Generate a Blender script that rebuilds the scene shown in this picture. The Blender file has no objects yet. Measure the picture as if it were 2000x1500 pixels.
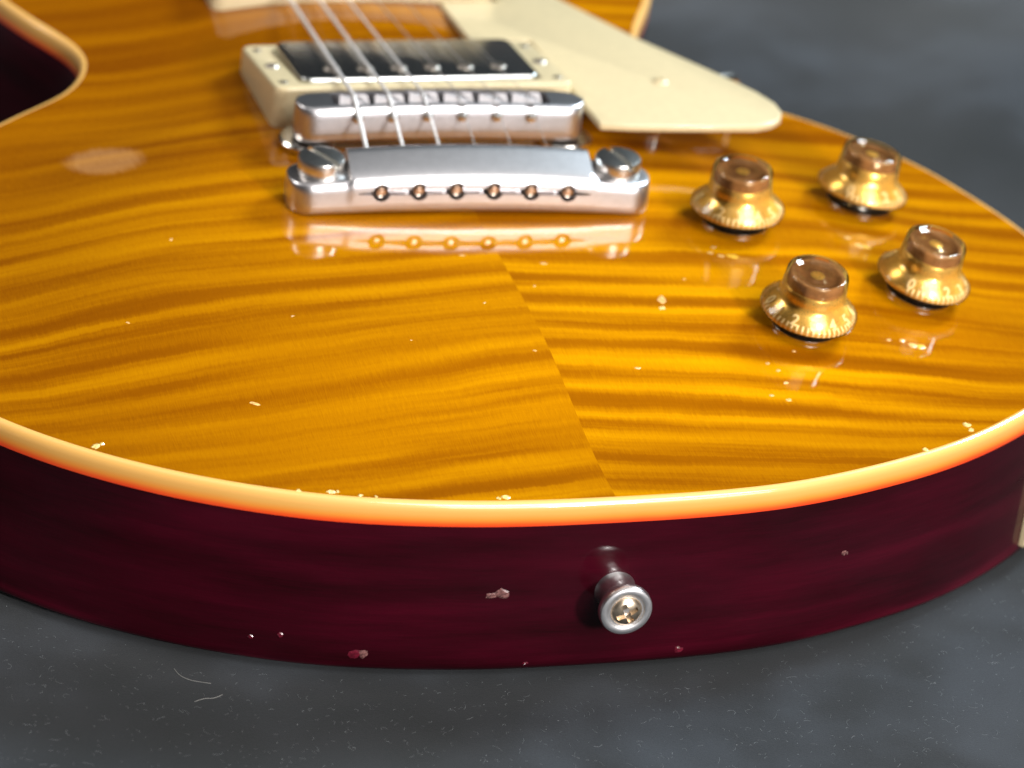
import bpy, bmesh, math, random
import numpy as np
from mathutils import Vector, Matrix
from mathutils.geometry import delaunay_2d_cdt

MM = 0.001
random.seed(7)
rng = np.random.default_rng(7)
sc = bpy.context.scene
COL = sc.collection

# ------------------------------------------------------------------ camera
cam_d = bpy.data.cameras.new('camera')
cam = bpy.data.objects.new('camera', cam_d)
COL.objects.link(cam)
yaw, pitch, roll = -0.336756573, 0.514282331, 0.128538475
cy, sy, cp, sp = math.cos(yaw), math.sin(yaw), math.cos(pitch), math.sin(pitch)
fw = Vector((-sy*cp, cy*cp, -sp))
r0 = Vector((cy, sy, 0)); u0 = r0.cross(fw)
cr, sr = math.cos(roll), math.sin(roll)
rt = cr*r0 + sr*u0; up = -sr*r0 + cr*u0
M = Matrix((rt, up, -fw)).transposed().to_4x4()
M.translation = Vector((-295.096, -754.264, 535.972))*MM
cam.matrix_world = M
cam_d.sensor_width = 36.0
cam_d.lens = 7568.18/2000*36
cam_d.clip_start = 0.05
cam_d.clip_end = 50
cam_d.dof.use_dof = True
cam_d.dof.focus_distance = 0.962
cam_d.dof.aperture_fstop = 11.5
sc.camera = cam

# ------------------------------------------------------------------ room light
w = bpy.data.worlds.new('World'); sc.world = w; w.use_nodes = True
w.node_tree.nodes['Background'].inputs[0].default_value = (0.55, 0.6, 0.68, 1)
w.node_tree.nodes['Background'].inputs[1].default_value = 0.025

def area(name, loc, target, size, size_y, watts, col=(1, 1, 1)):
    l = bpy.data.lights.new(name, 'AREA'); l.shape = 'RECTANGLE'
    l.size = size; l.size_y = size_y; l.energy = watts; l.color = col
    o = bpy.data.objects.new(name, l); COL.objects.link(o)
    o.location = loc
    o.rotation_euler = (Vector(target)-Vector(loc)).to_track_quat('-Z', 'Y').to_euler()
    return o
# a dim ceiling overhead, a soft lit panel behind the photographer, a small lamp just right of the guitar's axis, a tube on the left, a cooler lamp beyond the treble side
area('ceiling_light', (0.0, 0.0, 2.3), (0, 0.1, 0.05), 2.2, 1.6, 7, (1.0, 0.98, 0.96))
area('high_panel', (0.50, -1.05, 1.60), (0, 0.1, 0.05), 1.1, 0.85, 30, (1.0, 0.98, 0.96))
area('soft_panel', (0.60, -1.75, 0.85), (0, 0.1, 0.05), 1.2, 0.6, 13, (1.0, 0.97, 0.96))
area('front_lamp', (0.36, -1.15, 0.56), (0, 0.0, 0.03), 0.13, 0.13, 16, (1.0, 0.98, 0.96))
area('left_lamp', (-1.0, 0.65, 0.95), (0.05, 0.12, 0.05), 0.35, 0.5, 7, (1.0, 0.97, 0.93))
area('back_lamp', (1.5, 0.85, 1.4), (0.40, 0.50, 0.0), 0.5, 0.5, 60, (0.74, 0.90, 1.0))

sc.view_settings.view_transform = 'Standard'
sc.view_settings.look = 'None'
sc.view_settings.exposure = 0.0
sc.view_settings.gamma = 1.0
sc.cycles.use_denoising = True
sc.cycles.max_bounces = 12
sc.cycles.transparent_max_bounces = 16
sc.cycles.sample_clamp_indirect = 6.0

# ------------------------------------------------------------------ node helper
class NT:
    def __init__(self, name):
        self.m = bpy.data.materials.new(name); self.m.use_nodes = True
        self.t = self.m.node_tree; self.n = self.t.nodes; self.l = self.t.links
        self.b = self.n['Principled BSDF']; self.out = self.n['Material Output']
    def lk(self, a, b):
        self.l.new(a, b)
    def put(self, sock, v):
        if hasattr(v, 'is_linked') or isinstance(v, bpy.types.NodeSocket):
            self.lk(v, sock)
        else:
            sock.default_value = v
    def math(self, op, a, b=0.0, c=0.0, clamp=False):
        n = self.n.new('ShaderNodeMath'); n.operation = op; n.use_clamp = clamp
        self.put(n.inputs[0], a); self.put(n.inputs[1], b); self.put(n.inputs[2], c)
        return n.outputs[0]
    def sstep(self, v, lo, hi, a=0.0, b=1.0):
        n = self.n.new('ShaderNodeMapRange'); n.interpolation_type = 'SMOOTHSTEP'
        self.put(n.inputs[0], v)
        for i, x in enumerate((lo, hi, a, b)): n.inputs[i+1].default_value = x
        return n.outputs[0]
    def coord(self):
        n = self.n.new('ShaderNodeTexCoord'); s = self.n.new('ShaderNodeVectorMath'); s.operation = 'SCALE'
        self.lk(n.outputs['Object'], s.inputs[0]); s.inputs[3].default_value = 1000.0
        self.vec = s.outputs[0]
        x = self.n.new('ShaderNodeSeparateXYZ'); self.lk(self.vec, x.inputs[0])
        return x.outputs
    def xyz(self, x, y, z=0.0):
        n = self.n.new('ShaderNodeCombineXYZ')
        for i, v in enumerate((x, y, z)): self.put(n.inputs[i], v)
        return n.outputs[0]
    def noise(self, vec, scale=1.0, detail=2.0, rough=0.5, dist=0.0):
        n = self.n.new('ShaderNodeTexNoise'); self.lk(vec, n.inputs['Vector'])
        n.inputs['Scale'].default_value = scale; n.inputs['Detail'].default_value = detail
        n.inputs['Roughness'].default_value = rough; n.inputs['Distortion'].default_value = dist
        return n.outputs[0]
    def mix(self, f, a, b, blend='MIX'):
        n = self.n.new('ShaderNodeMix'); n.data_type = 'RGBA'; n.blend_type = blend
        self.put(n.inputs[0], f)
        self.put(n.inputs[6], a if hasattr(a, 'is_linked') else (*a, 1))
        self.put(n.inputs[7], b if hasattr(b, 'is_linked') else (*b, 1))
        return n.outputs[2]
    def ramp(self, f, stops):
        n = self.n.new('ShaderNodeValToRGB'); e = n.color_ramp.elements
        while len(e) < len(stops): e.new(0.5)
        for i, (p, c) in enumerate(stops): e[i].position = p; e[i].color = (*c, 1)
        self.put(n.inputs[0], f); return n.outputs[0]
    def bump(self, h, strength, dist):
        n = self.n.new('ShaderNodeBump'); n.inputs['Strength'].default_value = strength
        n.inputs['Distance'].default_value = dist; self.lk(h, n.inputs['Height'])
        self.lk(n.outputs[0], self.b.inputs['Normal']); return n.outputs[0]
    def set(self, **k):
        names = {'base': 'Base Color', 'rough': 'Roughness', 'metal': 'Metallic', 'coat': 'Coat Weight',
                 'coat_rough': 'Coat Roughness', 'spec': 'Specular IOR Level', 'sheen': 'Sheen Weight',
                 'sss': 'Subsurface Weight', 'ior': 'IOR', 'trans': 'Transmission Weight', 'alpha': 'Alpha'}
        for a, v in k.items():
            s = self.b.inputs[names[a]]
            if a == 'base' and not hasattr(v, 'is_linked'): v = (*v, 1)
            self.put(s, v)
        return self

# ------------------------------------------------------------------ materials
def wood_material(name, left):
    t = NT(name); x, y, z = t.coord()
    ax = t.math('ABSOLUTE', x)
    seed = 37.0 if left else 0.0
    warp = t.noise(t.xyz(t.math('MULTIPLY', x, 0.0075), t.math('MULTIPLY', y, 0.018), seed), 1.0, 2.0)
    warp2 = t.noise(t.xyz(t.math('MULTIPLY', x, 0.04), t.math('MULTIPLY', y, 0.03), seed+5), 1.0, 1.0)
    slope = 0.12 if left else 0.12
    u = t.math('ADD', y, t.math('MULTIPLY', ax, slope))
    u = t.math('ADD', u, t.math('MULTIPLY', t.math('SUBTRACT', warp, 0.5), 8.0))
    u = t.math('ADD', u, t.math('MULTIPLY', t.math('SUBTRACT', warp2, 0.5), 2.5))
    saw = t.noise(t.xyz(t.math('MULTIPLY', x, 1.1), t.math('MULTIPLY', y, 0.04), seed+8), 1.0, 2.0)
    u = t.math('ADD', u, t.math('MULTIPLY', t.math('SUBTRACT', saw, 0.5), 1.5))
    u = t.math('ADD', u, 6.0 if left else 0.0)
    # figure: bands about 11 mm apart, uneven in width and strength
    s1 = t.math('SINE', t.math('MULTIPLY', u, 2*math.pi/11.5))
    s1 = t.math('MULTIPLY_ADD', s1, 0.5, 0.5)
    n1 = t.noise(t.xyz(t.math('MULTIPLY', x, 0.0065), t.math('MULTIPLY', u, 0.125), seed+11), 1.0, 3.0, 0.55)
    n1 = t.sstep(n1, 0.33, 0.68)
    n2 = t.noise(t.xyz(t.math('MULTIPLY', x, 0.011), t.math('MULTIPLY', u, 0.36), seed+19), 1.0, 2.0, 0.5)
    f = t.math('ADD', t.math('MULTIPLY', s1, 0.30), t.math('MULTIPLY', n1, 0.56))
    f = t.math('ADD', f, t.math('MULTIPLY', n2, 0.18))
    # the figure is softer in places
    soft = t.noise(t.xyz(t.math('MULTIPLY', x, 0.012), t.math('MULTIPLY', y, 0.012), seed+3), 1.0, 1.0)
    amp = t.sstep(soft, 0.32, 0.68, 0.26 if left else 0.50, 0.64 if left else 0.84)
    f = t.math('MULTIPLY_ADD', t.math('SUBTRACT', f, 0.53), amp, 0.53)
    fine = t.noise(t.xyz(t.math('MULTIPLY', x, 3.2), t.math('MULTIPLY', y, 0.22), seed), 1.0, 3.0, 0.6)
    f = t.math('MULTIPLY_ADD', t.math('SUBTRACT', fine, 0.5), 0.28, f)
    c = t.ramp(f, [(0.12, (0.255, 0.071, 0.0004)), (0.38, (0.345, 0.109, 0.0004)),
                   (0.60, (0.51, 0.193, 0.0004)), (0.84, (0.68, 0.295, 0.0006))])
    # sunburst: browner lacquer towards the rim and towards the waist
    e = t.n.new('ShaderNodeAttribute'); e.attribute_name = 'edge_d'
    burst_shade = t.sstep(e.outputs['Fac'], 0.0, 70.0, 0.45, 0.0)
    side = t.sstep(t.math('MULTIPLY', x, -1.0), -30.0, 150.0, 0.0, 0.75)  # darker to the bass side: falloff of light painted into the colour
    burst_shade = t.math('MAXIMUM', burst_shade, side)
    waist = t.sstep(t.math('SUBTRACT', y, t.math('MULTIPLY', x, 0.9)), 110.0, 330.0, 0.0, 1.0)
    bn = t.math('MAXIMUM', burst_shade, waist)
    c = t.mix(bn, c, (0.52, 0.43, 0.5), 'MULTIPLY')
    # soft-edged oval spots, paler than the wood around them
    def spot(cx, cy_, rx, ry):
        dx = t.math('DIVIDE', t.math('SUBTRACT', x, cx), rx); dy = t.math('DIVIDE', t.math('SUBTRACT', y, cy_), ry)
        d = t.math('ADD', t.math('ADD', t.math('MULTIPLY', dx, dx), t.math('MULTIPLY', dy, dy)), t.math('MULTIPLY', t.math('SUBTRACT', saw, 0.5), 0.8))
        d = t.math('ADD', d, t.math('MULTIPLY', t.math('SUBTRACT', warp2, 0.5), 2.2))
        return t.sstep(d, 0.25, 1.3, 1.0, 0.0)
    patch = t.math('MAXIMUM', spot(-94, 181, 10.5, 9.5), spot(-104, 262, 5, 8))
    patch = t.math('MULTIPLY', patch, t.math('MULTIPLY_ADD', fine, 0.3, 0.10))
    c = t.mix(patch, c, (0.72, 0.40, 0.17))
    pores = t.noise(t.xyz(t.math('MULTIPLY', x, 6.0), t.math('MULTIPLY', y, 0.7), seed+2), 1.0, 1.0)
    c = t.mix(t.sstep(pores, 0.70, 0.78, 0.0, 0.35), c, (0.30, 0.11, 0.01))
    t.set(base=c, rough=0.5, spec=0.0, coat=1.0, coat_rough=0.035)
    t.b.inputs['Coat IOR'].default_value = 1.47
    lac = t.noise(t.vec, 0.09, 2.0)
    b = t.n.new('ShaderNodeBump'); b.inputs['Strength'].default_value = 0.12; b.inputs['Distance'].default_value = 0.0006
    t.lk(lac, b.inputs['Height']); t.lk(b.outputs[0], t.b.inputs['Coat Normal'])
    return t.m

def maroon_material():
    t = NT('maroon_lacquer'); x, y, z = t.coord()
    g = t.noise(t.xyz(t.math('MULTIPLY', x, 0.014), t.math('MULTIPLY', y, 0.014), t.math('MULTIPLY', z, 0.11)), 1.0, 3.0, 0.5)
    g2 = t.noise(t.xyz(t.math('MULTIPLY', x, 0.11), t.math('MULTIPLY', y, 0.11), t.math('MULTIPLY', z, 2.2)), 1.0, 3.0, 0.6)
    v = t.math('ADD', t.math('MULTIPLY', g, 0.75), t.math('MULTIPLY', g2, 0.25))
    c = t.ramp(v, [(0.3, (0.012, 0.0005, 0.0015)), (0.52, (0.030, 0.0006, 0.0042)), (0.75, (0.054, 0.001, 0.0075))])
    patch = t.math('MULTIPLY', t.sstep(z, 1.0, 8.0, 1.0, 0.0), t.sstep(g, 0.45, 0.75))  # redder where the bottom edge is worn
    c = t.mix(patch, c, (0.10, 0.003, 0.014))
    t.set(base=c, rough=0.45, spec=0.05, coat=1.0, coat_rough=0.05)
    t.b.inputs['Coat IOR'].default_value = 1.33
    h = t.noise(t.vec, 0.06, 2.0)
    b = t.n.new('ShaderNodeBump'); b.inputs['Strength'].default_value = 0.15; b.inputs['Distance'].default_value = 0.0008
    t.lk(h, b.inputs['Height']); t.lk(b.outputs[0], t.b.inputs['Coat Normal'])
    return t.m

def binding_material():
    t = NT('cream_binding'); x, y, z = t.coord()
    n = t.noise(t.vec, 0.05, 2.0)
    zz = t.math('ADD', z, t.math('MULTIPLY', t.math('SUBTRACT', n, 0.5), 0.7))
    f = t.sstep(zz, 43.5, 50.2)
    f = t.math('DIVIDE', t.math('SUBTRACT', zz, 43.6), 6.4, clamp=True)  # height gradient: red stain bleed plus translucent glow painted into the colour
    c = t.ramp(f, [(0.0, (0.78, 0.035, 0.003)), (0.14, (0.86, 0.10, 0.006)), (0.34, (0.85, 0.29, 0.032)),
                   (0.55, (0.81, 0.40, 0.085)), (1.0, (0.83, 0.47, 0.13))])
    t.set(base=c, rough=0.4, coat=1.0, coat_rough=0.05)
    t.b.inputs['Coat IOR'].default_value = 1.75
    return t.m

def plain(name, col, rough=0.4, metal=0.0, coat=0.0, noise=0.06, nscale=0.4, bump=0.0, bscale=1.0, spec=0.5, coat_rough=0.05):
    t = NT(name); t.coord()
    n = t.noise(t.vec, nscale, 3.0)
    k = t.sstep(n, 0.3, 0.7)
    lo = tuple(max(0, v*(1-noise)) for v in col); hi = tuple(min(1, v*(1+noise)) for v in col)
    c = t.mix(k, lo, hi)
    t.set(base=c, rough=rough, metal=metal, coat=coat, spec=spec, coat_rough=coat_rough)
    if metal > 0.5:
        s = t.noise(t.vec, 1.6, 3.0, 0.6)
        t.put(t.b.inputs['Roughness'], t.sstep(s, 0.3, 0.75, rough*0.97, rough*1.05))
    if bump: t.bump(t.noise(t.vec, bscale, 3.0), bump, 0.0004)
    return t.m

def amber_material(name='clear_amber_plastic', tint=(0.97, 0.85, 0.65, 1)):
    t = NT(name); t.coord()
    tr = t.n.new('ShaderNodeBsdfTransparent'); tr.inputs[0].default_value = tint
    gl = t.n.new('ShaderNodeBsdfGlossy'); gl.inputs[0].default_value = (1, 1, 1, 1); gl.inputs['Roughness'].default_value = 0.05
    fr = t.n.new('ShaderNodeFresnel'); fr.inputs[0].default_value = 1.38
    k = t.math('MULTIPLY', fr.outputs[0], 1.0, clamp=True)
    mx = t.n.new('ShaderNodeMixShader'); t.lk(k, mx.inputs[0]); t.lk(tr.outputs[0], mx.inputs[1]); t.lk(gl.outputs[0], mx.inputs[2])
    t.lk(mx.outputs[0], t.out.inputs[0]); t.n.remove(t.b)
    return t.m

def cloth_material():
    t = NT('black_felt'); x, y, z = t.coord()
    a = t.noise(t.vec, 0.014, 3.0, 0.55)
    b = t.noise(t.vec, 2.4, 4.0, 0.75)
    d = t.noise(t.vec, 0.06, 3.0)
    v = t.math('ADD', t.math('MULTIPLY', t.sstep(a, 0.30, 0.70), 0.48), t.math('ADD', t.math('MULTIPLY', b, 0.40), t.math('MULTIPLY', d, 0.12)))
    c = t.ramp(v, [(0.26, (0.0045, 0.0062, 0.0068)), (0.52, (0.0098, 0.0118, 0.0140)), (0.80, (0.026, 0.031, 0.038))])
    t.set(base=c, rough=0.95, spec=0.15, sheen=0.15)
    t.b.inputs['Sheen Roughness'].default_value = 0.5
    t.bump(b, 0.22, 0.0004)
    return t.m

MAT = dict(
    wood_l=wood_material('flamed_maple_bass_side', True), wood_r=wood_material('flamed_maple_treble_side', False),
    maroon=maroon_material(), binding=binding_material(),
    cream=plain('cream_plastic', (0.63, 0.515, 0.305), 0.40, coat=0.35, noise=0.03),
    alu=plain('polished_aluminium', (0.67, 0.645, 0.65), 0.34, 1.0, noise=0.03),
    nickel=plain('aged_nickel', (0.70, 0.67, 0.62), 0.20, 1.0, noise=0.06),
    cover=plain('nickel_cover', (0.60, 0.60, 0.58), 0.25, 1.0, noise=0.03),
    brass=plain('worn_brass', (0.72, 0.60, 0.50), 0.30, 1.0, noise=0.1),
    gold=plain('gold_paint', (0.90, 0.67, 0.24), 0.28, 0.6, noise=0.06),
    number=plain('cream_print', (0.97, 0.88, 0.66), 0.5, noise=0.03),
    amber=amber_material(), steel=plain('string_steel', (0.82, 0.76, 0.72), 0.45, 0.55), plain_steel=plain('thin_string_steel', (0.40, 0.36, 0.33), 0.5, 0.6), zinc=plain('grey_saddle', (0.38, 0.355, 0.355), 0.45, 1.0), dull=plain('dull_screw', (0.42, 0.37, 0.32), 0.38, 1.0, noise=0.2), screw=plain('worn_screw', (0.86, 0.69, 0.51), 0.34, 1.0, noise=0.15), chrome=plain('polished_chrome', (0.90, 0.88, 0.87), 0.33, 1.0, noise=0.03), stud=plain('stud_nickel', (0.70, 0.68, 0.64), 0.30, 1.0), satin=plain('satin_nickel', (0.90, 0.88, 0.88), 0.42, 1.0, noise=0.03), dish=plain('brown_plastic', (0.30, 0.165, 0.085), 0.22, coat=0.7, noise=0.2),
    dark=plain('dark_recess', (0.012, 0.011, 0.010), 0.6), chip=plain('pale_bare_chip', (0.80, 0.58, 0.20), 0.4, coat=1.0, noise=0.3, nscale=2.0),
    mar_chip=plain('pinkish_bare_chip', (0.15, 0.065, 0.06), 0.22, coat=1.0, noise=0.5, nscale=1.5),
    red_chip=plain('red_thin_lacquer', (0.10, 0.004, 0.014), 0.3, coat=1.0, noise=0.4, nscale=1.5),
    amber_ding=plain('lifted_lacquer', (0.85, 0.46, 0.04), 0.3, coat=1.0, noise=0.2), ding=plain('crazed_lacquer', (0.80, 0.45, 0.15), 0.25, coat=1.0, noise=0.3, nscale=2.0),
    rosewood=plain('rosewood', (0.06, 0.03, 0.02), 0.5, noise=0.3), cloth=cloth_material(),
    lint=plain('pale_lint', (0.23, 0.24, 0.25), 0.9, noise=0.3), thread=plain('white_thread', (0.20, 0.195, 0.185), 0.9, noise=0.1),
)

# ------------------------------------------------------------------ mesh helpers (millimetres in, metres out)
def mesh(name, verts, faces, smooth=True, angle=40):
    me = bpy.data.meshes.new(name)
    me.from_pydata([tuple(c*MM for c in v) for v in verts], [], faces)
    me.update()
    if smooth:
        me.shade_smooth()
        if angle: me.set_sharp_from_angle(angle=math.radians(angle))
    return me
def fixn(me):
    bm = bmesh.new(); bm.from_mesh(me); bmesh.ops.recalc_face_normals(bm, faces=bm.faces); bm.to_mesh(me); bm.free(); return me
def obj(name, me, mat, parent=None, mtx=None, label=None):
    o = bpy.data.objects.new(name, me)
    if not me.materials: me.materials.append(MAT[mat] if isinstance(mat, str) else mat)
    COL.objects.link(o)
    if parent: o.parent = parent
    if mtx is not None: o.matrix_basis = mtx
    if label: o['label'] = label
    return o
def at(x, y, z, rz=0.0, rx=0.0):
    return Matrix.Translation(Vector((x, y, z))*MM) @ Matrix.Rotation(rz, 4, 'Z') @ Matrix.Rotation(rx, 4, 'X')
def lathe(name, prof, n=48, angle=40):
    v, f = [], []
    for r, z in prof:
        for i in range(n):
            a = 2*math.pi*i/n; v.append((r*math.cos(a), r*math.sin(a), z))
    for k in range(len(prof)-1):
        for i in range(n):
            j = (i+1) % n; f.append((k*n+i, k*n+j, (k+1)*n+j, (k+1)*n+i))
    if prof[0][0] > 1e-6: f.append(tuple(range(n))[::-1])
    if prof[-1][0] > 1e-6: f.append(tuple((len(prof)-1)*n+i for i in range(n)))
    me = mesh(name, v, f, True, None)
    bm = bmesh.new(); bm.from_mesh(me); bmesh.ops.remove_doubles(bm, verts=bm.verts, dist=1e-7)
    bmesh.ops.recalc_face_normals(bm, faces=bm.faces); bm.to_mesh(me); bm.free()
    me.shade_smooth(); me.set_sharp_from_angle(angle=math.radians(angle))
    return me
def prism(name, poly, z0, z1, bevel=0.0, segs=2):
    n = len(poly)
    zf0 = z0 if callable(z0) else (lambda x, y: z0)
    zf1 = z1 if callable(z1) else (lambda x, y: z1)
    v = [(x, y, zf0(x, y)) for x, y in poly]+[(x, y, zf1(x, y)) for x, y in poly]
    f = [tuple(range(n))[::-1], tuple(range(n, 2*n))]+[(i, (i+1) % n, n+(i+1) % n, n+i) for i in range(n)]
    me = mesh(name, v, f, False); fixn(me)
    if bevel:
        bm = bmesh.new(); bm.from_mesh(me); bm.edges.ensure_lookup_table()
        es = [e for e in bm.edges if e.calc_face_angle(0) > math.radians(50)]
        bmesh.ops.bevel(bm, geom=es, offset=bevel*MM, segments=segs, profile=0.5, affect='EDGES', clamp_overlap=True)
        bm.to_mesh(me); bm.free()
    me.shade_smooth(); me.set_sharp_from_angle(angle=math.radians(35))
    return me
def rrect(w_, h, r, n=6):
    p = []
    for cx, cy_, a0 in ((w_/2-r, h/2-r, 0), (-w_/2+r, h/2-r, 90), (-w_/2+r, -h/2+r, 180), (w_/2-r, -h/2+r, 270)):
        for i in range(n+1):
            a = math.radians(a0+90*i/n); p.append((cx+r*math.cos(a), cy_+r*math.sin(a)))
    return p
def tube(name, pts, rad, n=8):
    pts = [Vector(p) for p in pts]; v, f = [], []
    for k, p in enumerate(pts):
        d = (pts[min(k+1, len(pts)-1)]-pts[max(k-1, 0)]).normalized()
        a = d.cross(Vector((0, 0, 1)) if abs(d.z) < 0.95 else Vector((1, 0, 0))).normalized(); b = a.cross(d)
        rr = rad[k] if isinstance(rad, (list, tuple)) else rad
        for i in range(n):
            t = 2*math.pi*i/n; v.append(tuple(p+rr*(math.cos(t)*a+math.sin(t)*b)))
    for k in range(len(pts)-1):
        for i in range(n):
            j = (i+1) % n; f.append((k*n+i, k*n+j, (k+1)*n+j, (k+1)*n+i))
    f.append(tuple(range(n))[::-1]); f.append(tuple((len(pts)-1)*n+i for i in range(n)))
    return fixn(mesh(name, v, f))
def boolean(me, cutters, op='DIFFERENCE'):
    o = bpy.data.objects.new('work', me); COL.objects.link(o); tmp = []
    for c in cutters:
        q = bpy.data.objects.new('work_cut', c); COL.objects.link(q); tmp.append(q)
        m = o.modifiers.new('b', 'BOOLEAN'); m.operation = op; m.object = q; m.solver = 'EXACT'
    dg = bpy.context.evaluated_depsgraph_get()
    res = bpy.data.meshes.new_from_object(o.evaluated_get(dg))
    for q in tmp: bpy.data.objects.remove(q)
    bpy.data.objects.remove(o)
    res.shade_smooth(); res.set_sharp_from_angle(angle=math.radians(35))
    return res
def moved(me, m):
    me = me.copy(); me.transform(m); return me

# ------------------------------------------------------------------ body outline (outer edge of the binding, butt centre at 0,0)
CTRL = [(0, 0), (26, 0.5), (49, 3.0), (73, 9), (99, 18.7), (122, 32), (138, 44.5), (150.5, 59), (159.5, 77), (164.3, 96), (164.6, 112),
        (162, 129), (158, 143), (153, 156), (147.5, 168.5), (140.5, 180), (131.5, 192), (124, 200.5), (115, 208.7), (103, 218.5), (93.5, 228),
        (87, 239), (84.5, 250), (87, 263), (98.5, 287), (106, 310), (110, 338), (107, 365), (96, 385), (80, 391), (64, 383), (52, 366),
        (43, 352), (33, 350), (30, 365), (29, 395), (26, 425), (0, 437), (-30, 437), (-62, 430), (-90, 414), (-109, 388), (-117, 355), (-114, 322),
        (-104.5, 292), (-97, 276), (-90.8, 264), (-87.8, 252), (-88.6, 246), (-91.6, 238), (-97, 230), (-106, 222), (-119, 211), (-135, 194),
        (-147.5, 175), (-156.5, 152), (-162, 129), (-164.6, 110), (-163.6, 92), (-158.5, 74), (-150.5, 58), (-141, 47), (-126, 34.3), (-108, 22.8),
        (-89, 13.8), (-71, 7.6), (-51, 3.4), (-26, 0.6)]
def outline(ctrl, step=1.0):
    P = np.array(ctrl, float); n = len(P)
    seg = np.hypot(*(np.roll(P, -1, 0)-P).T); t = np.concatenate([[0], np.cumsum(seg)])
    A = np.zeros((n, n)); B = np.zeros((n, 2))
    for i in range(n):
        h0, h1 = seg[i-1], seg[i]
        A[i, i-1] += h0; A[i, i] += 2*(h0+h1); A[i, (i+1) % n] += h1
        B[i] = 6*((P[(i+1) % n]-P[i])/h1-(P[i]-P[i-1])/h0)
    m = np.linalg.solve(A, B)
    T = np.arange(0, t[-1], t[-1]/round(t[-1]/step)); out = []
    for s in T:
        i = min(np.searchsorted(t, s, side='right')-1, n-1); h = seg[i]; a = (t[i+1]-s)/h; b = (s-t[i])/h
        j = (i+1) % n
        out.append(a*P[i]+b*P[j]+((a**3-a)*m[i]+(b**3-b)*m[j])*h*h/6)
    out = np.array(out)
    k = np.exp(-0.5*(np.arange(-10, 11)/3.5)**2); k /= k.sum()
    pad = np.concatenate([out[-10:], out, out[:10]])
    return np.stack([np.convolve(pad[:, c], k, 'valid') for c in (0, 1)], 1)
OUT = outline(CTRL)
NO = len(OUT)
TAN = np.roll(OUT, -1, 0)-np.roll(OUT, 1, 0); TAN /= np.hypot(*TAN.T)[:, None]
NRM = np.stack([TAN[:, 1], -TAN[:, 0]], 1)          # outward (the outline runs counter-clockwise)
if ((OUT+NRM-OUT.mean(0))**2).sum() < ((OUT-OUT.mean(0))**2).sum(): NRM = -NRM
def inset(d): return OUT-NRM*d
def edge_dist(p):
    p = np.atleast_2d(p); r = np.empty(len(p)); Q = np.roll(OUT, -1, 0); ab = Q-OUT; L = (ab**2).sum(1)
    for k in range(0, len(p), 800):
        q = p[k:k+800, None, :]; t = np.clip(((q-OUT[None])*ab[None]).sum(2)/L, 0, 1)
        dd = q-(OUT[None]+t[..., None]*ab[None]); r[k:k+800] = np.sqrt((dd**2).sum(2).min(1))
    return r
ARCH = 7.3
def top_z_from(d, p):
    t = np.clip((d-2.0)/78.0, 0, 1); s = t*t*t*(t*(6*t-15)+10)
    s = 0.75*s+0.25*np.sin(t*math.pi/2)**1.2*t
    return 50.0+ARCH*s
def top_z(x, y): p = np.array([[x, y]], float); return float(top_z_from(edge_dist(p), p)[0])
def top_n(x, y):
    gx = (top_z(x+1, y)-top_z(x-1, y))/2; gy = (top_z(x, y+1)-top_z(x, y-1))/2
    return Vector((-gx, -gy, 1)).normalized()

# ------------------------------------------------------------------ the guitar
guitar = bpy.data.objects.new('electric_guitar', None); COL.objects.link(guitar)
guitar['label'] = 'flame-topped amber electric guitar with maroon sides lying face up on black cloth'
guitar['category'] = 'guitar'

# body: maroon mahogany with a rounded back edge
rings = []
for a in (0, 15, 30, 45, 60, 75, 90):
    a = math.radians(a); rings.append((4.0*(1-math.sin(a)), 4.0*(1-math.cos(a))))
rings += [(0.0, z) for z in (8, 16, 24, 32, 39, 43.7)]
rings = [(d+0.06, z) for d, z in rings]
v, f = [], []
for d, z in rings:
    v += [(x, y, z) for x, y in inset(d)]
for k in range(len(rings)-1):
    for i in range(NO):
        j = (i+1) % NO; f.append((k*NO+i, k*NO+j, (k+1)*NO+j, (k+1)*NO+i))
f.append(tuple(range(NO))[::-1])
f.append(tuple((len(rings)-1)*NO+i for i in range(NO)))
obj('body', fixn(mesh('body', v, f, True, 60)), 'maroon', guitar)

# binding: cream strip with a rolled-over top edge
prof = [(0.0, 43.72), (0.0, 45.2), (0.0, 46.7), (0.0, 47.6), (0.03, 48.1), (0.12, 48.6), (0.30, 49.1), (0.58, 49.5), (0.92, 49.77), (1.3, 49.94),
        (1.7, 50.01), (2.02, 50.0), (2.02, 43.9)]
v, f = [], []
for d, z in prof: v += [(x, y, z) for x, y in inset(d)]
m_ = len(prof)
for k in range(m_):
    k2 = (k+1) % m_
    for i in range(NO):
        j = (i+1) % NO; f.append((k*NO+i, k*NO+j, k2*NO+j, k2*NO+i))
obj('binding', fixn(mesh('binding', v, f, True, 50)), 'binding', guitar)

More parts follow.
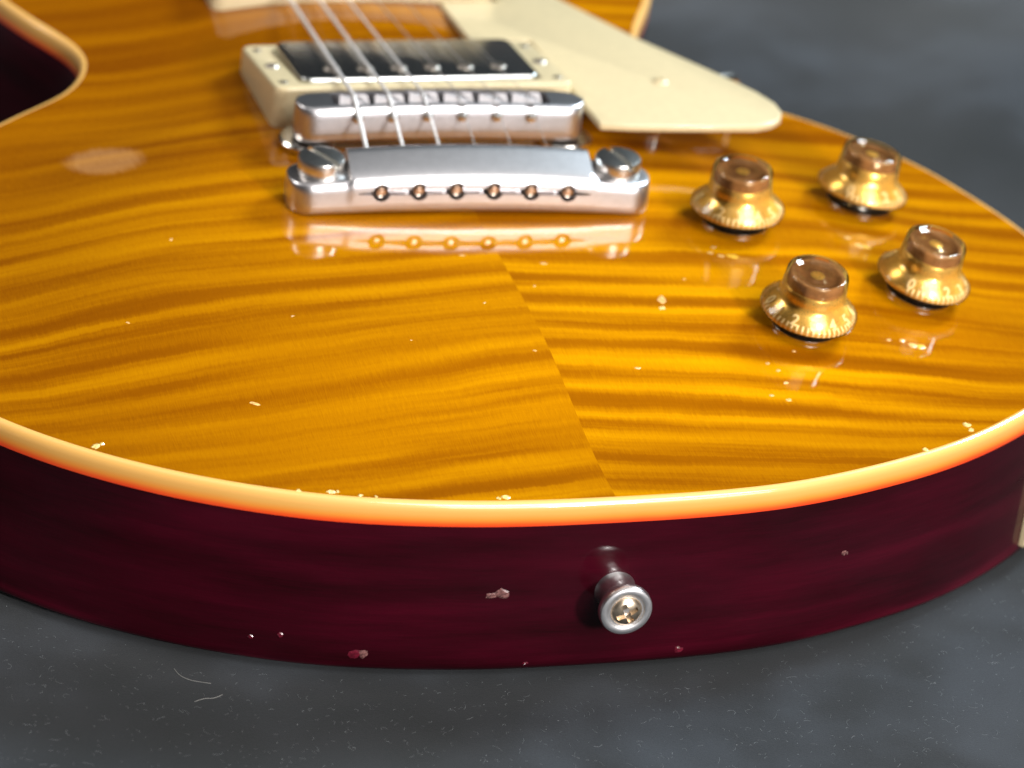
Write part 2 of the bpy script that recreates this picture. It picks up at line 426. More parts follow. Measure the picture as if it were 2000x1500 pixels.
# bookmatched maple top: two halves meeting at the centre seam
def half_top(sign):
    IN = inset(2.0)
    loop = [tuple(p) for p in IN if p[0]*sign > 0.15]
    idx = [i for i in range(NO) if IN[i][0]*sign > 0.15]
    # rotate so that the loop starts at the butt
    gap = max(range(len(idx)), key=lambda k: (idx[k]-idx[k-1]) % NO)
    idx = idx[gap:]+idx[:gap]; loop = [tuple(IN[i]) for i in idx]
    if loop[0][1] > loop[-1][1]: loop = loop[::-1]
    yb = 2.0; yt = max(p[1] for p in loop if abs(p[0]) < 6)
    seam = [(0.0, y) for y in np.arange(yb, yt, 2.5)]
    loop = [(0.0, yb)]+loop+[(0.0, yt)]
    poly = loop+seam[1:][::-1]
    nb = len(poly)
    g = []
    for d in (3.0, 4.2, 6.0):
        IN2 = inset(d); g += [tuple(p) for p in IN2[::2] if p[0]*sign > 1.5]
    X, Y = np.meshgrid(np.arange(2.5, 170, 2.5)*sign, np.arange(4, 440, 2.5)); q = np.stack([X.ravel(), Y.ravel()], 1)
    # inside test (even-odd)
    pol = np.array(poly)
    x0, y0 = pol[:, 0], pol[:, 1]; x1, y1 = np.roll(x0, -1), np.roll(y0, -1)
    c = np.zeros(len(q), bool)
    for a, b, e, d in zip(x0, y0, x1, y1):
        if b == d: continue
        hit = ((b > q[:, 1]) != (d > q[:, 1])) & (q[:, 0] < (e-a)*(q[:, 1]-b)/(d-b)+a); c ^= hit
    q = q[c]; q = q[edge_dist(q) > 7.5]
    pts = poly+g+[tuple(p) for p in q]
    res = delaunay_2d_cdt([Vector(p) for p in pts], [(i, (i+1) % nb) for i in range(nb)], [], 1, 1e-4)
    P = np.array([tuple(p) for p in res[0]]); d = edge_dist(P); z = top_z_from(d, P)
    me = mesh('top_half', [(a, b, c_) for (a, b), c_ in zip(P, z)], [tuple(t) for t in res[2]], True, None)
    at_ = me.attributes.new('edge_d', 'FLOAT', 'POINT'); at_.data.foreach_set('value', d.astype(np.float32))
    if me.polygons[0].normal.z < 0: me.flip_normals()
    return me
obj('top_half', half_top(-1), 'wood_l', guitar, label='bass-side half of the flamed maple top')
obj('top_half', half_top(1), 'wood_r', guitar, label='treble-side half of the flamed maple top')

# ---- tailpiece
TP = at(-0.9, 142.9, 58.2, -0.058)
def resample(pr, n):
    pr = np.array(pr, float); s = np.concatenate([[0], np.cumsum(np.hypot(*np.diff(pr, axis=0).T))])
    t = np.linspace(0, s[-1], n); P = np.stack([np.interp(t, s, pr[:, c]) for c in (0, 1)], 1)
    for _ in range(3):
        P[1:-1] = 0.25*P[:-2]+0.5*P[1:-1]+0.25*P[2:]
    return P
ear = resample([(-7.0, -1.3), (-8.8, -0.8), (-9.4, 1.0), (-8.6, 6.6), (-7.9, 7.9), (-5.5, 8.2), (-2, 8.25), (2.5, 8.25), (5.5, 8.1), (7.3, 7.0), (7.5, 4), (7.5, 1.2), (6.0, 0.0)], 46)
mid = resample([(-7.0, -1.3), (-8.8, -0.8), (-9.4, 1.0), (-8.8, 6.4), (-8.1, 8.2), (-5.6, 9.35), (-2, 10.7), (1.0, 11.75), (2.6, 12.3), (3.4, 12.1), (6.6, 8.6), (7.5, 4), (7.5, 1.2), (6.0, 0.0)], 46)
stations = []
for x in np.concatenate([np.linspace(-50.3, -44.5, 9), np.linspace(-43, -34.6, 7), np.linspace(-34.1, 33.0, 60), np.linspace(34.4, 43, 8), np.linspace(44.5, 50.3, 9)]):
    stations.append(float(x))
v, f = [], []
for x in stations:
    arc = 1-(x/50.3)**2
    k = 1.0 if -34.2 < x < 33.1 else 0.0
    pr = ear*(1-k)+mid*k
    e = max(0.0, (abs(x)-44.3)/6.0)
    sc_ = math.sqrt(max(0.0, 1-e*e))*0.72+0.28
    zz = 1.0-0.10*e**3
    for (y, z) in pr: v.append((x, y*sc_, (z-4)*zz+4+arc*(1.6+0.14*max(0.0, z))))
n = len(ear)
for s in range(len(stations)-1):
    for i in range(n):
        j = (i+1) % n; f.append((s*n+i, s*n+j, (s+1)*n+j, (s+1)*n+i))
f.append(tuple(range(n))); f.append(tuple((len(stations)-1)*n+i for i in range(n))[::-1])
tp_me = fixn(mesh('tailpiece', v, f))
HX = [-25.9+10.36*i for i in range(6)]
hole_z = lambda x: 4.8+2.25*(1-(x/50.3)**2)
cuts = []
for x in HX:
    cuts.append(moved(lathe('c', [(2.45, 0), (2.45, 12)], 24), at(x, -12, hole_z(x), 0, math.radians(-90))))
gp = []
for x in np.linspace(-32.5, 32.5, 27): gp.append((x, hole_z(x)+0.85*max(0.12, 1-(abs(x)/33)**6)))
for x in np.linspace(32.5, -32.5, 27): gp.append((x, hole_z(x)-0.85*max(0.12, 1-(abs(x)/33)**6)))
v = [(x, -12, z) for x, z in gp]+[(x, -5.8, z) for x, z in gp]; k = len(gp)
cuts.append(fixn(mesh('c', v, [tuple(range(k)), tuple(range(k, 2*k))[::-1]]+[(i, (i+1) % k, k+(i+1) % k, k+i) for i in range(k)], False)))
tp_me = boolean(tp_me, cuts)
tail = obj('tailpiece', tp_me, 'alu', guitar, TP)
ball_me = lathe('ball_end', [(0.0, 1.6), (0.7, 1.55), (0.8, 1.1), (1.0, 1.3), (1.35, 1.5), (1.7, 1.0), (1.75, 0), (1.4, -1)], 20)
for x in HX:
    obj('ball_end', ball_me, 'brass', tail, at(x, -7.0, hole_z(x)-0.1, 0, math.radians(90)))
stud_body = lathe('stud', [(3.6, -2.6), (3.6, 7.0), (4.2, 7.9), (6.1, 8.3), (6.35, 8.8), (6.35, 12.6), (6.1, 13.1), (5.2, 13.35), (0, 13.45)], 48)
stud_me = boolean(stud_body, [moved(prism('c', rrect(16, 1.7, 0.3, 1), 11.7, 15), Matrix.Rotation(math.radians(a), 4, 'Z')) for a in (0,)])
for x, a in ((-41.35, -58), (41.35, -72)):
    obj('stud', stud_me, 'stud', tail, at(x, 0, 0, math.radians(a)))

# ---- bridge
BR = at(-0.3, 178.0, 60.6, -0.03)
bb = prism('bridge', rrect(82.5, 12.4, 5.6, 10), lambda x, y: 0.0+0.9*(1-(x/41)**2), lambda x, y: 10.2+1.0*(1-(x/41)**2), 0.0)
def bar_mesh():
    xs = np.linspace(-41.25, 41.25, 67); v, f = [], []
    pr0 = resample([(-5.8, 0), (-6.8, 0.7), (-6.8, 2.5), (-5.9, 9.2), (-5.4, 10.1), (-4.6, 10.4), (0, 10.4), (4.8, 10.4), (5.6, 10.1), (6.2, 9), (6.2, 1), (5.2, 0)], 44)
    for x in xs:
        e = max(0.0, (abs(x)-35.6)/5.65); s = math.sqrt(max(0.0, 1-e*e))*0.78+0.22; L = 1.2*(1-(x/41.25)**2)
        for y, z in pr0: v.append((x, y*s, z+L))
    n = len(pr0)
    for k in range(len(xs)-1):
        for i in range(n):
            j = (i+1) % n; f.append((k*n+i, k*n+j, (k+1)*n+j, (k+1)*n+i))
    f.append(tuple(range(n))); f.append(tuple((len(xs)-1)*n+i for i in range(n))[::-1])
    return fixn(mesh('bridge', v, f))
SX = [-25.1+9.92*i for i in range(6)]
bl = lambda x: 1.2*(1-(x/41.25)**2)
cuts = [moved(prism('c', rrect(62, 7.6, 0.6, 2), 4.0, 20), Matrix.Identity(4))]
for x in SX: cuts.append(prism('c', [(x-1.1, -9), (x+1.1, -9), (x+1.1, -2), (x-1.1, -2)], 9.6+bl(x), 20))
bridge = obj('bridge', boolean(bar_mesh(), cuts), 'alu', guitar, BR)
sad_me = fixn(mesh('saddle', [(-4.3, -3, 0), (4.3, -3, 0), (4.3, 3, 0), (-4.3, 3, 0), (-4.3, -2.6, 4.8), (4.3, -2.6, 4.8), (4.3, 2.6, 4.8), (-4.3, 2.6, 4.8),
                             (-3.9, -0.2, 6.9), (-0.6, -0.2, 7.0), (0, -0.2, 6.5), (0.6, -0.2, 7.0), (3.9, -0.2, 6.9)],
                  [(0, 3, 2, 1), (0, 1, 5, 4), (2, 3, 7, 6), (1, 2, 6, 5), (3, 0, 4, 7), (4, 5, 12, 11, 10, 9, 8), (6, 7, 8, 9, 10, 11, 12), (5, 6, 12), (7, 4, 8)], False))
scr_me = lathe('saddle_screw', [(0.9, -2), (0.9, 0), (1.5, 0.05), (1.6, 0.5), (1.3, 1.0), (0.5, 1.25), (0, 1.3)], 20)
for i, x in enumerate(SX):
    obj('saddle', sad_me, 'zinc', bridge, at(x, (0.8-0.5*i) % 1.5-0.6, 4.6+bl(x)))
    obj('saddle_screw', scr_me, 'nickel', bridge, at(x+0.2, -6.6, 7.5+bl(x), 0, math.radians(90)))
wheel = []
for i in range(40): wheel.append(i)
wh_me = lathe('thumbwheel', [(1.8, -2.9), (7.4, -2.9), (8.0, -2.4), (8.0, -0.9), (7.4, -0.3), (2.4, -0.3), (2.4, 0.4)], 40)
post_me = lathe('post', [(1.9, -7.5), (1.9, 10.6), (1.4, 10.9), (0, 10.9)], 20)
for x in (-37.0, 37.0):
    obj('thumbwheel', wh_me, 'nickel', bridge, at(x, 0, -0.4))
    obj('post', post_me, 'nickel', bridge, at(x, 0, -0.4))

# ---- pickups
def pickup(ox, oy, near_z, tilt, base_z, L=87.5, D=45.0, cd=34.0):
    s = math.tan(tilt); ct = math.tan(tilt-math.radians(2.6))
    ctop = lambda x, y: near_z-s*4.0+1.0-ct*(y+D/2-4.0)
    poly = rrect(L, D, 4.0, 6)
    ztop = lambda x, y: near_z-s*(y+D/2)
    ring = prism('mounting_ring', poly, lambda x, y: base_z-1.5, ztop, 0.9, 3)
    cut = prism('c', rrect(71.5, cd+1.6, 2.2, 4), 0, 200)
    ring = boolean(ring, [cut])
    P = at(ox, oy, 0)
    cov = prism('pickup', rrect(70.0, cd, 3.0, 6), lambda x, y: ctop(x, y)-9, ctop, 0.9, 3)
    c = obj('pickup', cov, 'cover', guitar, P)
    obj('mounting_ring', ring, 'cream', c)
    pole = lathe('pole_screw', [(2.3, -0.6), (2.35, 0.25), (2.0, 0.6), (0, 0.75)], 24)
    pole = boolean(pole, [prism('c', rrect(6, 0.7, 0.1, 1), 0.35, 3)])
    for i in range(6):
        x = -24.6+9.84*i; y = -cd/2+8.0
        obj('pole_screw', pole, 'dull', c, at(x, y, ctop(x, y)+0.05, 0, -tilt+math.radians(2.6)) @ Matrix.Rotation(random.uniform(0, 3), 4, 'Z'))
    rs = lathe('ring_screw', [(2.2, -1), (2.2, 0.05), (1.7, 0.55), (0, 0.8)], 20)
    rs = boolean(rs, [prism('c', rrect(3.2, 0.6, 0.1, 1), 0.3, 3), prism('c', rrect(0.6, 3.2, 0.1, 1), 0.3, 3)])
    for x in (-39.7, 39.7): obj('ring_screw', rs, 'dull', c, at(x, -0.5, ztop(x, 0)+0.1, 0, -tilt))
    rs2 = lathe('corner_screw', [(1.5, -1), (1.5, 0.05), (1.1, 0.35), (0, 0.5)], 16)
    for x in (-40.2, 40.2):
        for y in (-D/2+6, D/2-6): obj('corner_screw', rs2, 'dull', c, at(x, y, ztop(x, y)-0.1, 0, -tilt))
    return c
pickup(-0.7, 190.5+22.5, 69.4, math.radians(10.2), 51.0)
pickup(-0.7, 273+22.5, 64.0, math.radians(6), 49.0)

# ---- pickguard, floating level with the pickup rings
PG = [(44.0, 168.4), (52, 166.8), (62.4, 165.6), (76, 164.6), (89.4, 164.0), (94.6, 165.8), (98.4, 169.4), (100.6, 174.6), (101.0, 181.0), (98.8, 190.4),
      (94, 202), (88.3, 214.5), (77.8, 236.3), (64.5, 271.5), (56, 300), (50, 318), (31, 318), (31, 272.8), (44.2, 272), (44.2, 237.5), (24.8, 237.5), (24.8, 236.9), (44.0, 236.9)]
PG = [(44.0, 168.4), (52, 166.8), (62.4, 165.6), (76, 164.6), (89.4, 164.0), (94.6, 165.8), (98.4, 169.4), (100.6, 174.6), (101.0, 181.0), (98.8, 190.4),
      (94, 202), (88.3, 214.5), (77.8, 236.3), (64.5, 271.5), (56, 300), (50, 318), (44.2, 318), (44.2, 272.2), (25.5, 272.2), (25.5, 237.4), (44.0, 237.4)]
pgz = lambda x, y: 67.9-0.10*(y-166)
pg_me = prism('pickguard', PG, lambda x, y: pgz(x, y)-2.4, pgz, 0.7, 3)
pg = obj('pickguard', pg_me, 'cream', guitar)
scw = boolean(lathe('pickguard_screw', [(2.4, -0.5), (2.4, 0.2), (1.7, 0.9), (0, 1.25)], 24), [prism('c', rrect(3.2, 0.6, 0.1, 1), 0.45, 3), prism('c', rrect(0.6, 3.2, 0.1, 1), 0.45, 3)])
obj('pickguard_screw', scw, 'cream', pg, at(72.0, 199.4, pgz(72, 199.4), 0.4, -0.1))
obj('support_post', lathe('support_post', [(2.6, 52.0), (2.6, 65)], 20), 'nickel', pg, at(67.5, 187.0, 0))
br_pts = [(72, 199.4, pgz(72, 199.4)-3.2), (90, 209, 60.0), (99, 213.0, 59.0), (101.0, 214.0, 57.8), (101.8, 214.3, 52.5)]
obj('support_bracket', tube('support_bracket', br_pts, 1.6, 8), 'nickel', pg)

# ---- control knobs
def text_mesh(s, size, depth):
    cu = bpy.data.curves.new('t', 'FONT'); cu.body = s; cu.size = size; cu.extrude = depth; cu.offset = 0.03*size; cu.align_x = 'CENTER'; cu.align_y = 'CENTER'
    cu.resolution_u = 3
    o = bpy.data.objects.new('t', cu); COL.objects.link(o)
    me = bpy.data.meshes.new_from_object(o.evaluated_get(bpy.context.evaluated_depsgraph_get()))
    bpy.data.objects.remove(o); bpy.data.curves.remove(cu); return me
# outer shell: clear amber; inner core: gold
shell_prof = [(12.6, 0.0), (13.0, 0.3), (13.05, 1.3), (12.6, 1.95), (9.7, 4.5), (9.0, 5.2), (8.75, 6.2), (8.25, 12.0), (8.0, 12.6), (7.5, 12.8),
              (6.7, 12.75), (6.3, 12.6), (5.6, 12.2), (4.8, 12.05), (3.2, 12.0), (0.0, 11.95)]
shell_me = lathe('knob', shell_prof, 64, 60)
core_prof = [(12.3, 0.15), (12.4, 1.3), (9.25, 4.1), (8.6, 4.9), (8.4, 6.2), (8.22, 8.3), (8.0, 8.6), (7.3, 8.6), (7.1, 8.0), (7.0, 6.0)]
core_me = lathe('gold_core', core_prof, 64, 60)
dish_me = lathe('inner_cap', [(7.2, 8.5), (7.75, 8.7), (7.5, 11.4), (7.2, 11.75), (6.6, 11.8), (6.1, 11.5), (5.6, 11.1), (4.6, 10.95), (3.0, 11.0), (2.6, 11.3), (0, 11.3)], 48, 50)
cap_me = lathe('shaft_tip', [(1.9, 11.1), (1.9, 11.5), (1.5, 11.62), (0, 11.62)], 24)
num = bmesh.new(); tick = bmesh.new()
for k in range(11):
    a = math.radians(-60+k*27.5)
    tm = text_mesh(str(k), 4.2*MM, 0.12*MM)
    rr, zz = 10.85, 2.7
    slope = math.atan2(12.4-9.25, 4.1-1.3)
    # local x along the rim (reading from outside), local y up the skirt, local z outwards
    ex = Vector((-math.sin(a), math.cos(a), 0)); en = Vector((math.cos(a)*math.cos(slope), math.sin(a)*math.cos(slope), math.sin(slope))); ey = en.cross(ex)
    mt = Matrix((ex, ey, en)).transposed().to_4x4(); mt.translation = (Vector((rr*math.cos(a), rr*math.sin(a), zz))+en*0.22)*MM
    tm.transform(mt); num.from_mesh(tm); bpy.data.meshes.remove(tm)
for k in range(41):
    a = math.radians(-60+k*27.5/4)
    ex = Vector((-math.sin(a), math.cos(a), 0)); er = Vector((math.cos(a), math.sin(a), 0))
    p0 = er*12.55+Vector((0, 0, 0.25)); p1 = er*12.6+Vector((0, 0, 1.4)); p2 = er*11.5+Vector((0, 0, 2.3))
    wd = 0.30
    vs = [tick.verts.new((p+ex*s*wd)*MM) for p in (p0, p1, p2) for s in (-1, 1)]
    tick.faces.new((vs[0], vs[1], vs[3], vs[2])); tick.faces.new((vs[2], vs[3], vs[5], vs[4]))
num_me = bpy.data.meshes.new('numeral'); num.to_mesh(num_me); num_me.materials.append(MAT['number'])
tick_me = bpy.data.meshes.new('tick_mark'); tick.to_mesh(tick_me); tick_me.materials.append(MAT['number'])
washer_me = lathe('washer', [(3.0, -4.4), (8.9, -4.4), (9.1, -4.1), (9.1, -3.6), (8.6, -3.3), (5.6, -3.2), (5.6, -0.8), (3.0, -0.3)], 40)
rim_me = lathe('skirt_rim', [(5.0, 0.1), (12.2, 0.1), (12.3, -0.15), (11.9, -0.5), (5.0, -0.6)], 48)
for (x, y, rz) in ((72.8, 71.7, 0), (111.9, 88.8, 14), (71.7, 126.8, 20), (114.1, 142.2, -35)):
    nrm = top_n(x, y); z = top_z(x, y)
    q = nrm.to_track_quat('Z', 'Y').to_matrix().to_4x4()
    q.translation = (Vector((x, y, z))+nrm*4.3)*MM
    kn = obj('knob', shell_me, 'amber', guitar, q @ Matrix.Rotation(math.radians(-150+rz), 4, 'Z'))
    obj('gold_core', core_me, 'gold', kn); obj('inner_cap', dish_me, 'dish', kn); obj('shaft_tip', cap_me, 'gold', kn)
    obj('numeral', num_me, 'number', kn); obj('tick_mark', tick_me, 'number', kn)
    obj('washer', washer_me, 'nickel', kn); obj('skirt_rim', rim_me, 'dark', kn)

# ---- strings
gauge = [1.22, 0.98, 0.74, 0.38, 0.28, 0.22]
TPi = np.array(TP); BRi = np.array(BR)
for i in range(6):
    h = TPi @ np.array([HX[i]*MM, 7.2*MM, (5.0+1.2)*MM, 1]); h0 = TPi @ np.array([HX[i]*MM, 2.0*MM, (5.0+1.2)*MM, 1])
    s = BRi @ np.array([SX[i]*MM, 0.3*MM, (11.25+bl(SX[i]))*MM, 1]); s2 = BRi @ np.array([SX[i]*MM, -0.8*MM, (11.1+bl(SX[i]))*MM, 1])
    h, h0, s, s2 = (q[:3]/MM for q in (h, h0, s, s2))
    far = np.array([(-17.5+7.0*i)*0.55+s[0]*0.45, 470.0, s[2]-0.145*(470-s[1])+6])
    mid_ = np.array([s[0]*0.87-0.3, 266.0, s[2]-0.135*(266-s[1])])
    far = s+(mid_-s)*((330-s[1])/(266-s[1]))
    obj('string', tube('string', [h0, h, s2, s, mid_, far], gauge[i]/2, 8), 'steel' if i < 3 else 'plain_steel', guitar)

# ---- strap button on the butt
prof = [(5.4, 0.0), (5.5, 0.5), (4.9, 1.6), (4.5, 3.0), (4.6, 5.0), (5.0, 6.4), (5.9, 7.6), (6.6, 8.4), (6.8, 9.2), (6.75, 10.2), (6.5, 10.6), (4.5, 10.6), (4.3, 9.4), (0, 9.2)]
SB = at(2.6, 1.0, 24.0, 0, math.radians(90))
sb = obj('strap_button', lathe('strap_button', prof, 64, 35), 'chrome', guitar, SB)
obj('flange_face', lathe('flange_face', [(6.6, 10.5), (6.55, 10.8), (6.4, 10.95), (4.75, 10.95), (4.65, 10.85), (4.6, 10.2)], 64, 50), 'satin', sb)
head = lathe('screw', [(4.1, 8.9), (4.15, 10.0), (3.9, 10.9), (3.1, 11.6), (1.6, 12.05), (0, 12.2)], 40)
def cross_cut(a):
    c = prism('c', rrect(5.6, 1.4, 0.25, 2), 10.9, 16); c.transform(Matrix.Rotation(a, 4, 'Z')); return c
head = boolean(head, [cross_cut(0.0), cross_cut(math.pi/2), lathe('c', [(0.0, 9.8), (1.0, 10.6), (1.25, 16)], 16)])
obj('screw', head, 'screw', sb, at(0, 0, 0, math.radians(28)))

# ---- jack plate wrapped on the treble side
k0 = int(np.argmin(((OUT-np.array([130.0, 37.6]))**2).sum(1)))
dirn = 1 if OUT[(k0+5) % NO][1] > OUT[k0][1] else -1
v, f = [], []
zs = [5.2, 5.8, 12, 20, 28, 36, 38.4, 39]
cols = [0, 1]+list(range(4, 32, 4))+[33, 34]
for off in (0.1, 2.3):
    for z in zs:
        for c in cols:
            k = (k0+dirn*c) % NO; edge = (z in (5.2, 39) or c in (0, 34))
            o_ = off-(0.7 if edge and off > 1 else 0)
            p = OUT[k]+NRM[k]*o_; v.append((p[0], p[1], z))
nc, nz = len(cols), len(zs)
for s in (0, 1):
    b = s*nc*nz
    for i in range(nz-1):
        for j in range(nc-1): f.append((b+i*nc+j, b+i*nc+j+1, b+(i+1)*nc+j+1, b+(i+1)*nc+j))
per = [j for j in range(nc)]+[i*nc+nc-1 for i in range(1, nz)]+[(nz-1)*nc+j for j in range(nc-2, -1, -1)]+[i*nc for i in range(nz-2, 0, -1)]
for a, b in zip(per, per[1:]+per[:1]): f.append((a, b, b+nc*nz, a+nc*nz))
obj('jack_plate', fixn(mesh('jack_plate', v, f, True, 25)), 'cream', guitar)

# ---- neck end (just beyond the picture)
fb = prism('fingerboard', [(-27, 322), (27, 322), (25, 560), (-25, 560)], lambda x, y: 50.5-0.03*(y-322), lambda x, y: 57.0-0.05*(y-322), 0.8)
obj('fingerboard', fb, 'rosewood', guitar)
nk = prism('neck', [(-25, 400), (25, 400), (24, 560), (-24, 560)], lambda x, y: 24+0.02*(y-400), lambda x, y: 48-0.03*(y-400), 6.0, 4)
obj('neck', nk, 'maroon', guitar)

# ---- chips and dings in the finish
def blob(name, size, ecc, n=10, thick=0.14, rough=0.28):
    v = [(0, 0, thick)]; ph = random.uniform(0, 6.28)
    rad = [1+rough*random.uniform(-1, 1) for _ in range(n)]
    for s, zz in ((0.6, thick*random.uniform(0.5, 1.4)), (1.0, -0.05)):
        for i in range(n):
            a = ph+2*math.pi*i/n; v.append((size*s*rad[i]*math.cos(a), size*ecc*s*rad[i]*math.sin(a), zz+(random.uniform(-.4, .6)*thick if s < 1 else 0)))
    f = [(0, 1+i, 1+(i+1) % n) for i in range(n)]+[(1+i, 1+n+i, 1+n+(i+1) % n, 1+(i+1) % n) for i in range(n)]
    return mesh(name, v, f, True, 20)
def on_top(name, x, y, size, ecc, mat, rz=0.0, thick=0.14):
    nr = top_n(x, y); q = nr.to_track_quat('Z', 'Y').to_matrix().to_4x4(); q.translation = Vector((x, y, top_z(x, y)))*MM
    return obj(name, blob(name, size, ecc, thick=thick), mat, guitar, q @ Matrix.Rotation(rz, 4, 'Z'))
for x, y, s in ((-122.0, 36.4, 1.4), (-120.5, 37.3, 0.7), (-77.3, 11.9, 0.7), (-69.6, 10.6, 1.1), (-68.0, 10.6, 0.6), (-62.9, 8.4, 0.8), (-59.1, 7.4, 0.5), (-27.5, 4.1, 1.3), (-29.3, 3.9, 0.6),
                (103.0, 27.6, 1.2), (103.2, 25.0, 1.0), (87.2, 16.6, 0.9)):
    on_top('finish_chip', x, y, s, 0.8, 'chip', random.uniform(0, 3), 0.2)
for x, y, s, e in ((-105, 87, 0.9, .5), (-63, 84, 0.7, .6), (-80, 49, 2.6, .25), (-10, 113, 1.3, .5), (11, 107, 1.4, .4), (21, 54, 1.3, .4), (-4, 63, 1.0, .5),
                   (57, 55, .6, .8), (59, 52, .7, .8), (59.5, 47, .8, .8), (54, 42, .6, .8), (58, 40, .9, .7), (99, 66, .9, .8), (101.5, 64, 1.4, .8), (95, 66, .7, .8), (61, 113, .8, .8), (59, 110, .9, .8),
                   (61.5, 108, 1.0, .8), (102, 118, 1.2, .8), (103.5, 113.5, 1.6, .8), (-11, 87, .5, .8), (30, 109, .9, .3), (-86, 127, 1.0, .6), (47, 96, .5, .8), (5, 95, .5, .8), (-35, 70, .4, .8), (66, 60, .6, .8)):
    on_top('finish_ding', x, y, s*(1.15 if x > 50 else 0.8), e, 'ding', random.uniform(-0.4, 0.4), 0.07)
for x, y, s in ((64.5, 107.5, 1.9), (105.5, 113.0, 1.8), (103.6, 63.6, 1.8)):
    on_top('finish_ding', x, y, s, 0.7, 'amber_ding', random.uniform(-0.5, 0.5), 0.06)
# an oval flake with a lifted rim, right of the seam
on_top('finish_flake', 37.2, 85.5, 2.8, 0.5, 'ding', 1.25, 0.10)
on_top('finish_chip', 36.0, 81.0, 1.1, 0.7, 'chip', 0.3, 0.12)
def on_side(name, x, z, size, ecc, mat, thick=0.16):
    k = min(range(NO), key=lambda i: abs(OUT[i][0]-x)+(1000 if OUT[i][1] > 100 else 0))
    n3 = Vector((NRM[k][0], NRM[k][1], 0)); q = n3.to_track_quat('Z', 'Y').to_matrix().to_4x4()
    d = 0.0
    if z < 4: d = 4-math.sqrt(16-(4-z)**2)
    q.translation = Vector((OUT[k][0]-NRM[k][0]*(d+0.05), OUT[k][1]-NRM[k][1]*(d+0.05), z))*MM
    return obj(name, blob(name, size, ecc, thick=thick), mat, guitar, q)
for x, z, s, e, m in ((-26.0, 24.2, 2.1, .75, 'mar_chip'), (-29.0, 23.8, 1.5, .6, 'mar_chip'), (-58.9, 6.0, 1.5, .95, 'mar_chip'), (-60.6, 6.0, 1.7, .95, 'red_chip'), (21.7, 4.6, 1.3, .8, 'red_chip'), (22.4, 5.2, .6, .8, 'mar_chip'),
                      (65.7, 26.5, 0.7, 1.2, 'mar_chip'), (66.8, 26.2, 0.5, 1.1, 'mar_chip'), (-79.4, 9.6, 0.9, .8, 'red_chip'), (-86, 8.0, .8, .7, 'red_chip'), (-18, 3.4, .8, .5, 'red_chip')):
    on_side('finish_chip', x, z, s, e, m)

# ------------------------------------------------------------------ cloth
def cloth_h(x, y):
    base = 1.6*np.sin(x*0.021+y*0.013+1.0)*np.sin(y*0.019-x*0.008)+0.9*np.sin(x*0.045-y*0.037+2)+1.4*np.sin((x*0.6+y)*0.03+np.sin(x*0.012)*2)
    return base
xs = np.concatenate([np.arange(-1500, -420, 30), np.arange(-420, 520, 7), np.arange(520, 1530, 30)]); ys = np.concatenate([np.arange(-900, -200, 25), np.arange(-200, 650, 7), np.arange(650, 1900, 30)])
X, Y = np.meshgrid(xs, ys); Pq = np.stack([X.ravel(), Y.ravel()], 1)
d = np.full(len(Pq), 400.0); near = (np.abs(Pq[:, 0]) < 420) & (Pq[:, 1] < 700) & (Pq[:, 1] > -250); d[near] = edge_dist(Pq[near])
pol = OUT; ins = np.zeros(len(Pq), bool)
x0, y0 = pol[:, 0], pol[:, 1]; x1, y1 = np.roll(x0, -1), np.roll(y0, -1)
for a, b, e, g in zip(x0, y0, x1, y1):
    if b != g: ins ^= ((b > Pq[:, 1]) != (g > Pq[:, 1])) & (Pq[:, 0] < (e-a)*(Pq[:, 1]-b)/(g-b)+a)
di = d.copy(); d[ins] = 0
k = np.clip((d-6)/70, 0, 1); k = k*k*(3-2*k)
sag = np.where(ins, np.clip((di-8)/10, 0, 1), np.clip((d-2)/9, 0, 1)); sag = 1-sag*sag*(3-2*sag)
Z = np.where(ins, -0.04, -0.2)-1.0*sag+k*(cloth_h(Pq[:, 0], Pq[:, 1])*(0.9+2.6*np.clip((Pq[:, 1]-120)/150, 0, 1))+0.4)
nx = len(xs); f = [(r*nx+c, r*nx+c+1, (r+1)*nx+c+1, (r+1)*nx+c) for r in range(len(ys)-1) for c in range(nx-1)]
cl = obj('cloth', mesh('cloth', [(a, b, c) for (a, b), c in zip(Pq, Z)], f, True, None), 'cloth')
cl['kind'] = 'structure'; cl['label'] = 'black felt cloth spread under the guitar, flecked with pale lint'
def cz(x, y):
    i = min(max(np.searchsorted(xs, x)-1, 0), nx-2); j = min(max(np.searchsorted(ys, y)-1, 0), len(ys)-2)
    a = (x-xs[i])/(xs[i+1]-xs[i]); b = (y-ys[j])/(ys[j+1]-ys[j]); q = Z.reshape(len(ys), nx)
    return float((q[j, i]*(1-a)+q[j, i+1]*a)*(1-b)+(q[j+1, i]*(1-a)+q[j+1, i+1]*a)*b)
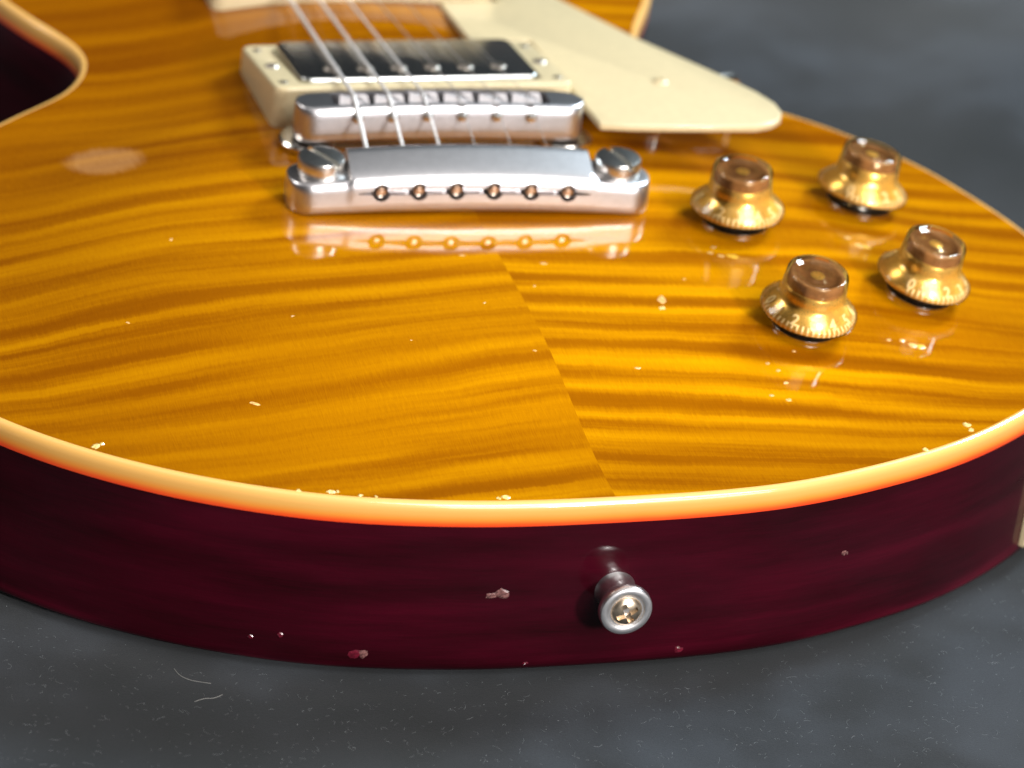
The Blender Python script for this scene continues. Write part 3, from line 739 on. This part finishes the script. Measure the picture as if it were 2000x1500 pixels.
# lint: short curled fibres and specks, one mass
v, f = [], []
def fibre(x, y, L, rad, curl):
    a = random.uniform(0, 6.28); p = [x, y]; pts = []
    da = random.uniform(-curl, curl)
    for s in range(5):
        pts.append((p[0], p[1], cz(p[0], p[1])+rad*0.9+0.12*math.sin(s*1.1)*random.random()))
        p[0] += math.cos(a)*L/4; p[1] += math.sin(a)*L/4; a += da+random.uniform(-0.4, 0.4)
    b = len(v)
    for q, (px, py, pz) in enumerate(pts):
        q2 = pts[min(q+1, 4)]; q1 = pts[max(q-1, 0)]; dx, dy = q2[0]-q1[0], q2[1]-q1[1]; m = math.hypot(dx, dy) or 1; sx, sy_ = -dy/m*rad, dx/m*rad
        v.extend([(px+sx, py+sy_, pz), (px-sx, py-sy_, pz), (px, py, pz+rad)])
    for s in range(4):
        for i in range(3):
            j = (i+1) % 3; f.append((b+s*3+i, b+s*3+j, b+(s+1)*3+j, b+(s+1)*3+i))
inside_poly = lambda x, y: bool(_ins(x, y))
def _ins(x, y):
    hit = ((y0 > y) != (y1 > y)); xx = (x1-x0)*(y-y0)/np.where(y1 == y0, 1e9, y1-y0)+x0
    return np.count_nonzero(hit & (x < xx)) % 2 == 1
n_f = 0
while n_f < 2600:
    x = random.uniform(-190, 190); y = random.uniform(-75, 60)
    if _ins(x, y): continue
    n_f += 1
    if random.random() < 0.06: fibre(x, y, random.uniform(0.15, 0.3), random.uniform(0.04, 0.09), 0.4)
    else: fibre(x, y, random.choice((0.5, 0.8, 1.1, 1.6, 2.6))*random.uniform(0.6, 1.3), random.uniform(0.012, 0.026), 0.9)
li = obj('lint', mesh('lint', v, f, True, None), 'lint'); li['kind'] = 'stuff'
li['label'] = 'pale lint fibres and specks scattered over the black cloth'
def thread(pts, label):
    P = [Vector((x, y, cz(x, y)+0.15)) for x, y in pts]; out = []
    for i in range(len(P)-1):
        for t in (0, 0.25, 0.5, 0.75):
            a, b, c, d_ = P[max(i-1, 0)], P[i], P[i+1], P[min(i+2, len(P)-1)]
            out.append(0.5*((2*b)+(c-a)*t+(2*a-5*b+4*c-d_)*t*t+(3*b-a-3*c+d_)*t**3))
    out.append(P[-1])
    o = obj('thread', tube('thread', out, 0.07, 6), 'thread'); o['label'] = label; o['category'] = 'thread'
thread([(-104, 13), (-103.2, 9.5), (-101, 7.3), (-98, 6), (-96.4, 5.4)], 'curved white thread on the cloth close below the left end of the maroon side')
thread([(-102, -2), (-99.5, -1.0), (-97, -1.0), (-94.6, 0.2)], 'straight pale thread on the cloth, farther out from the guitar than the curved one')
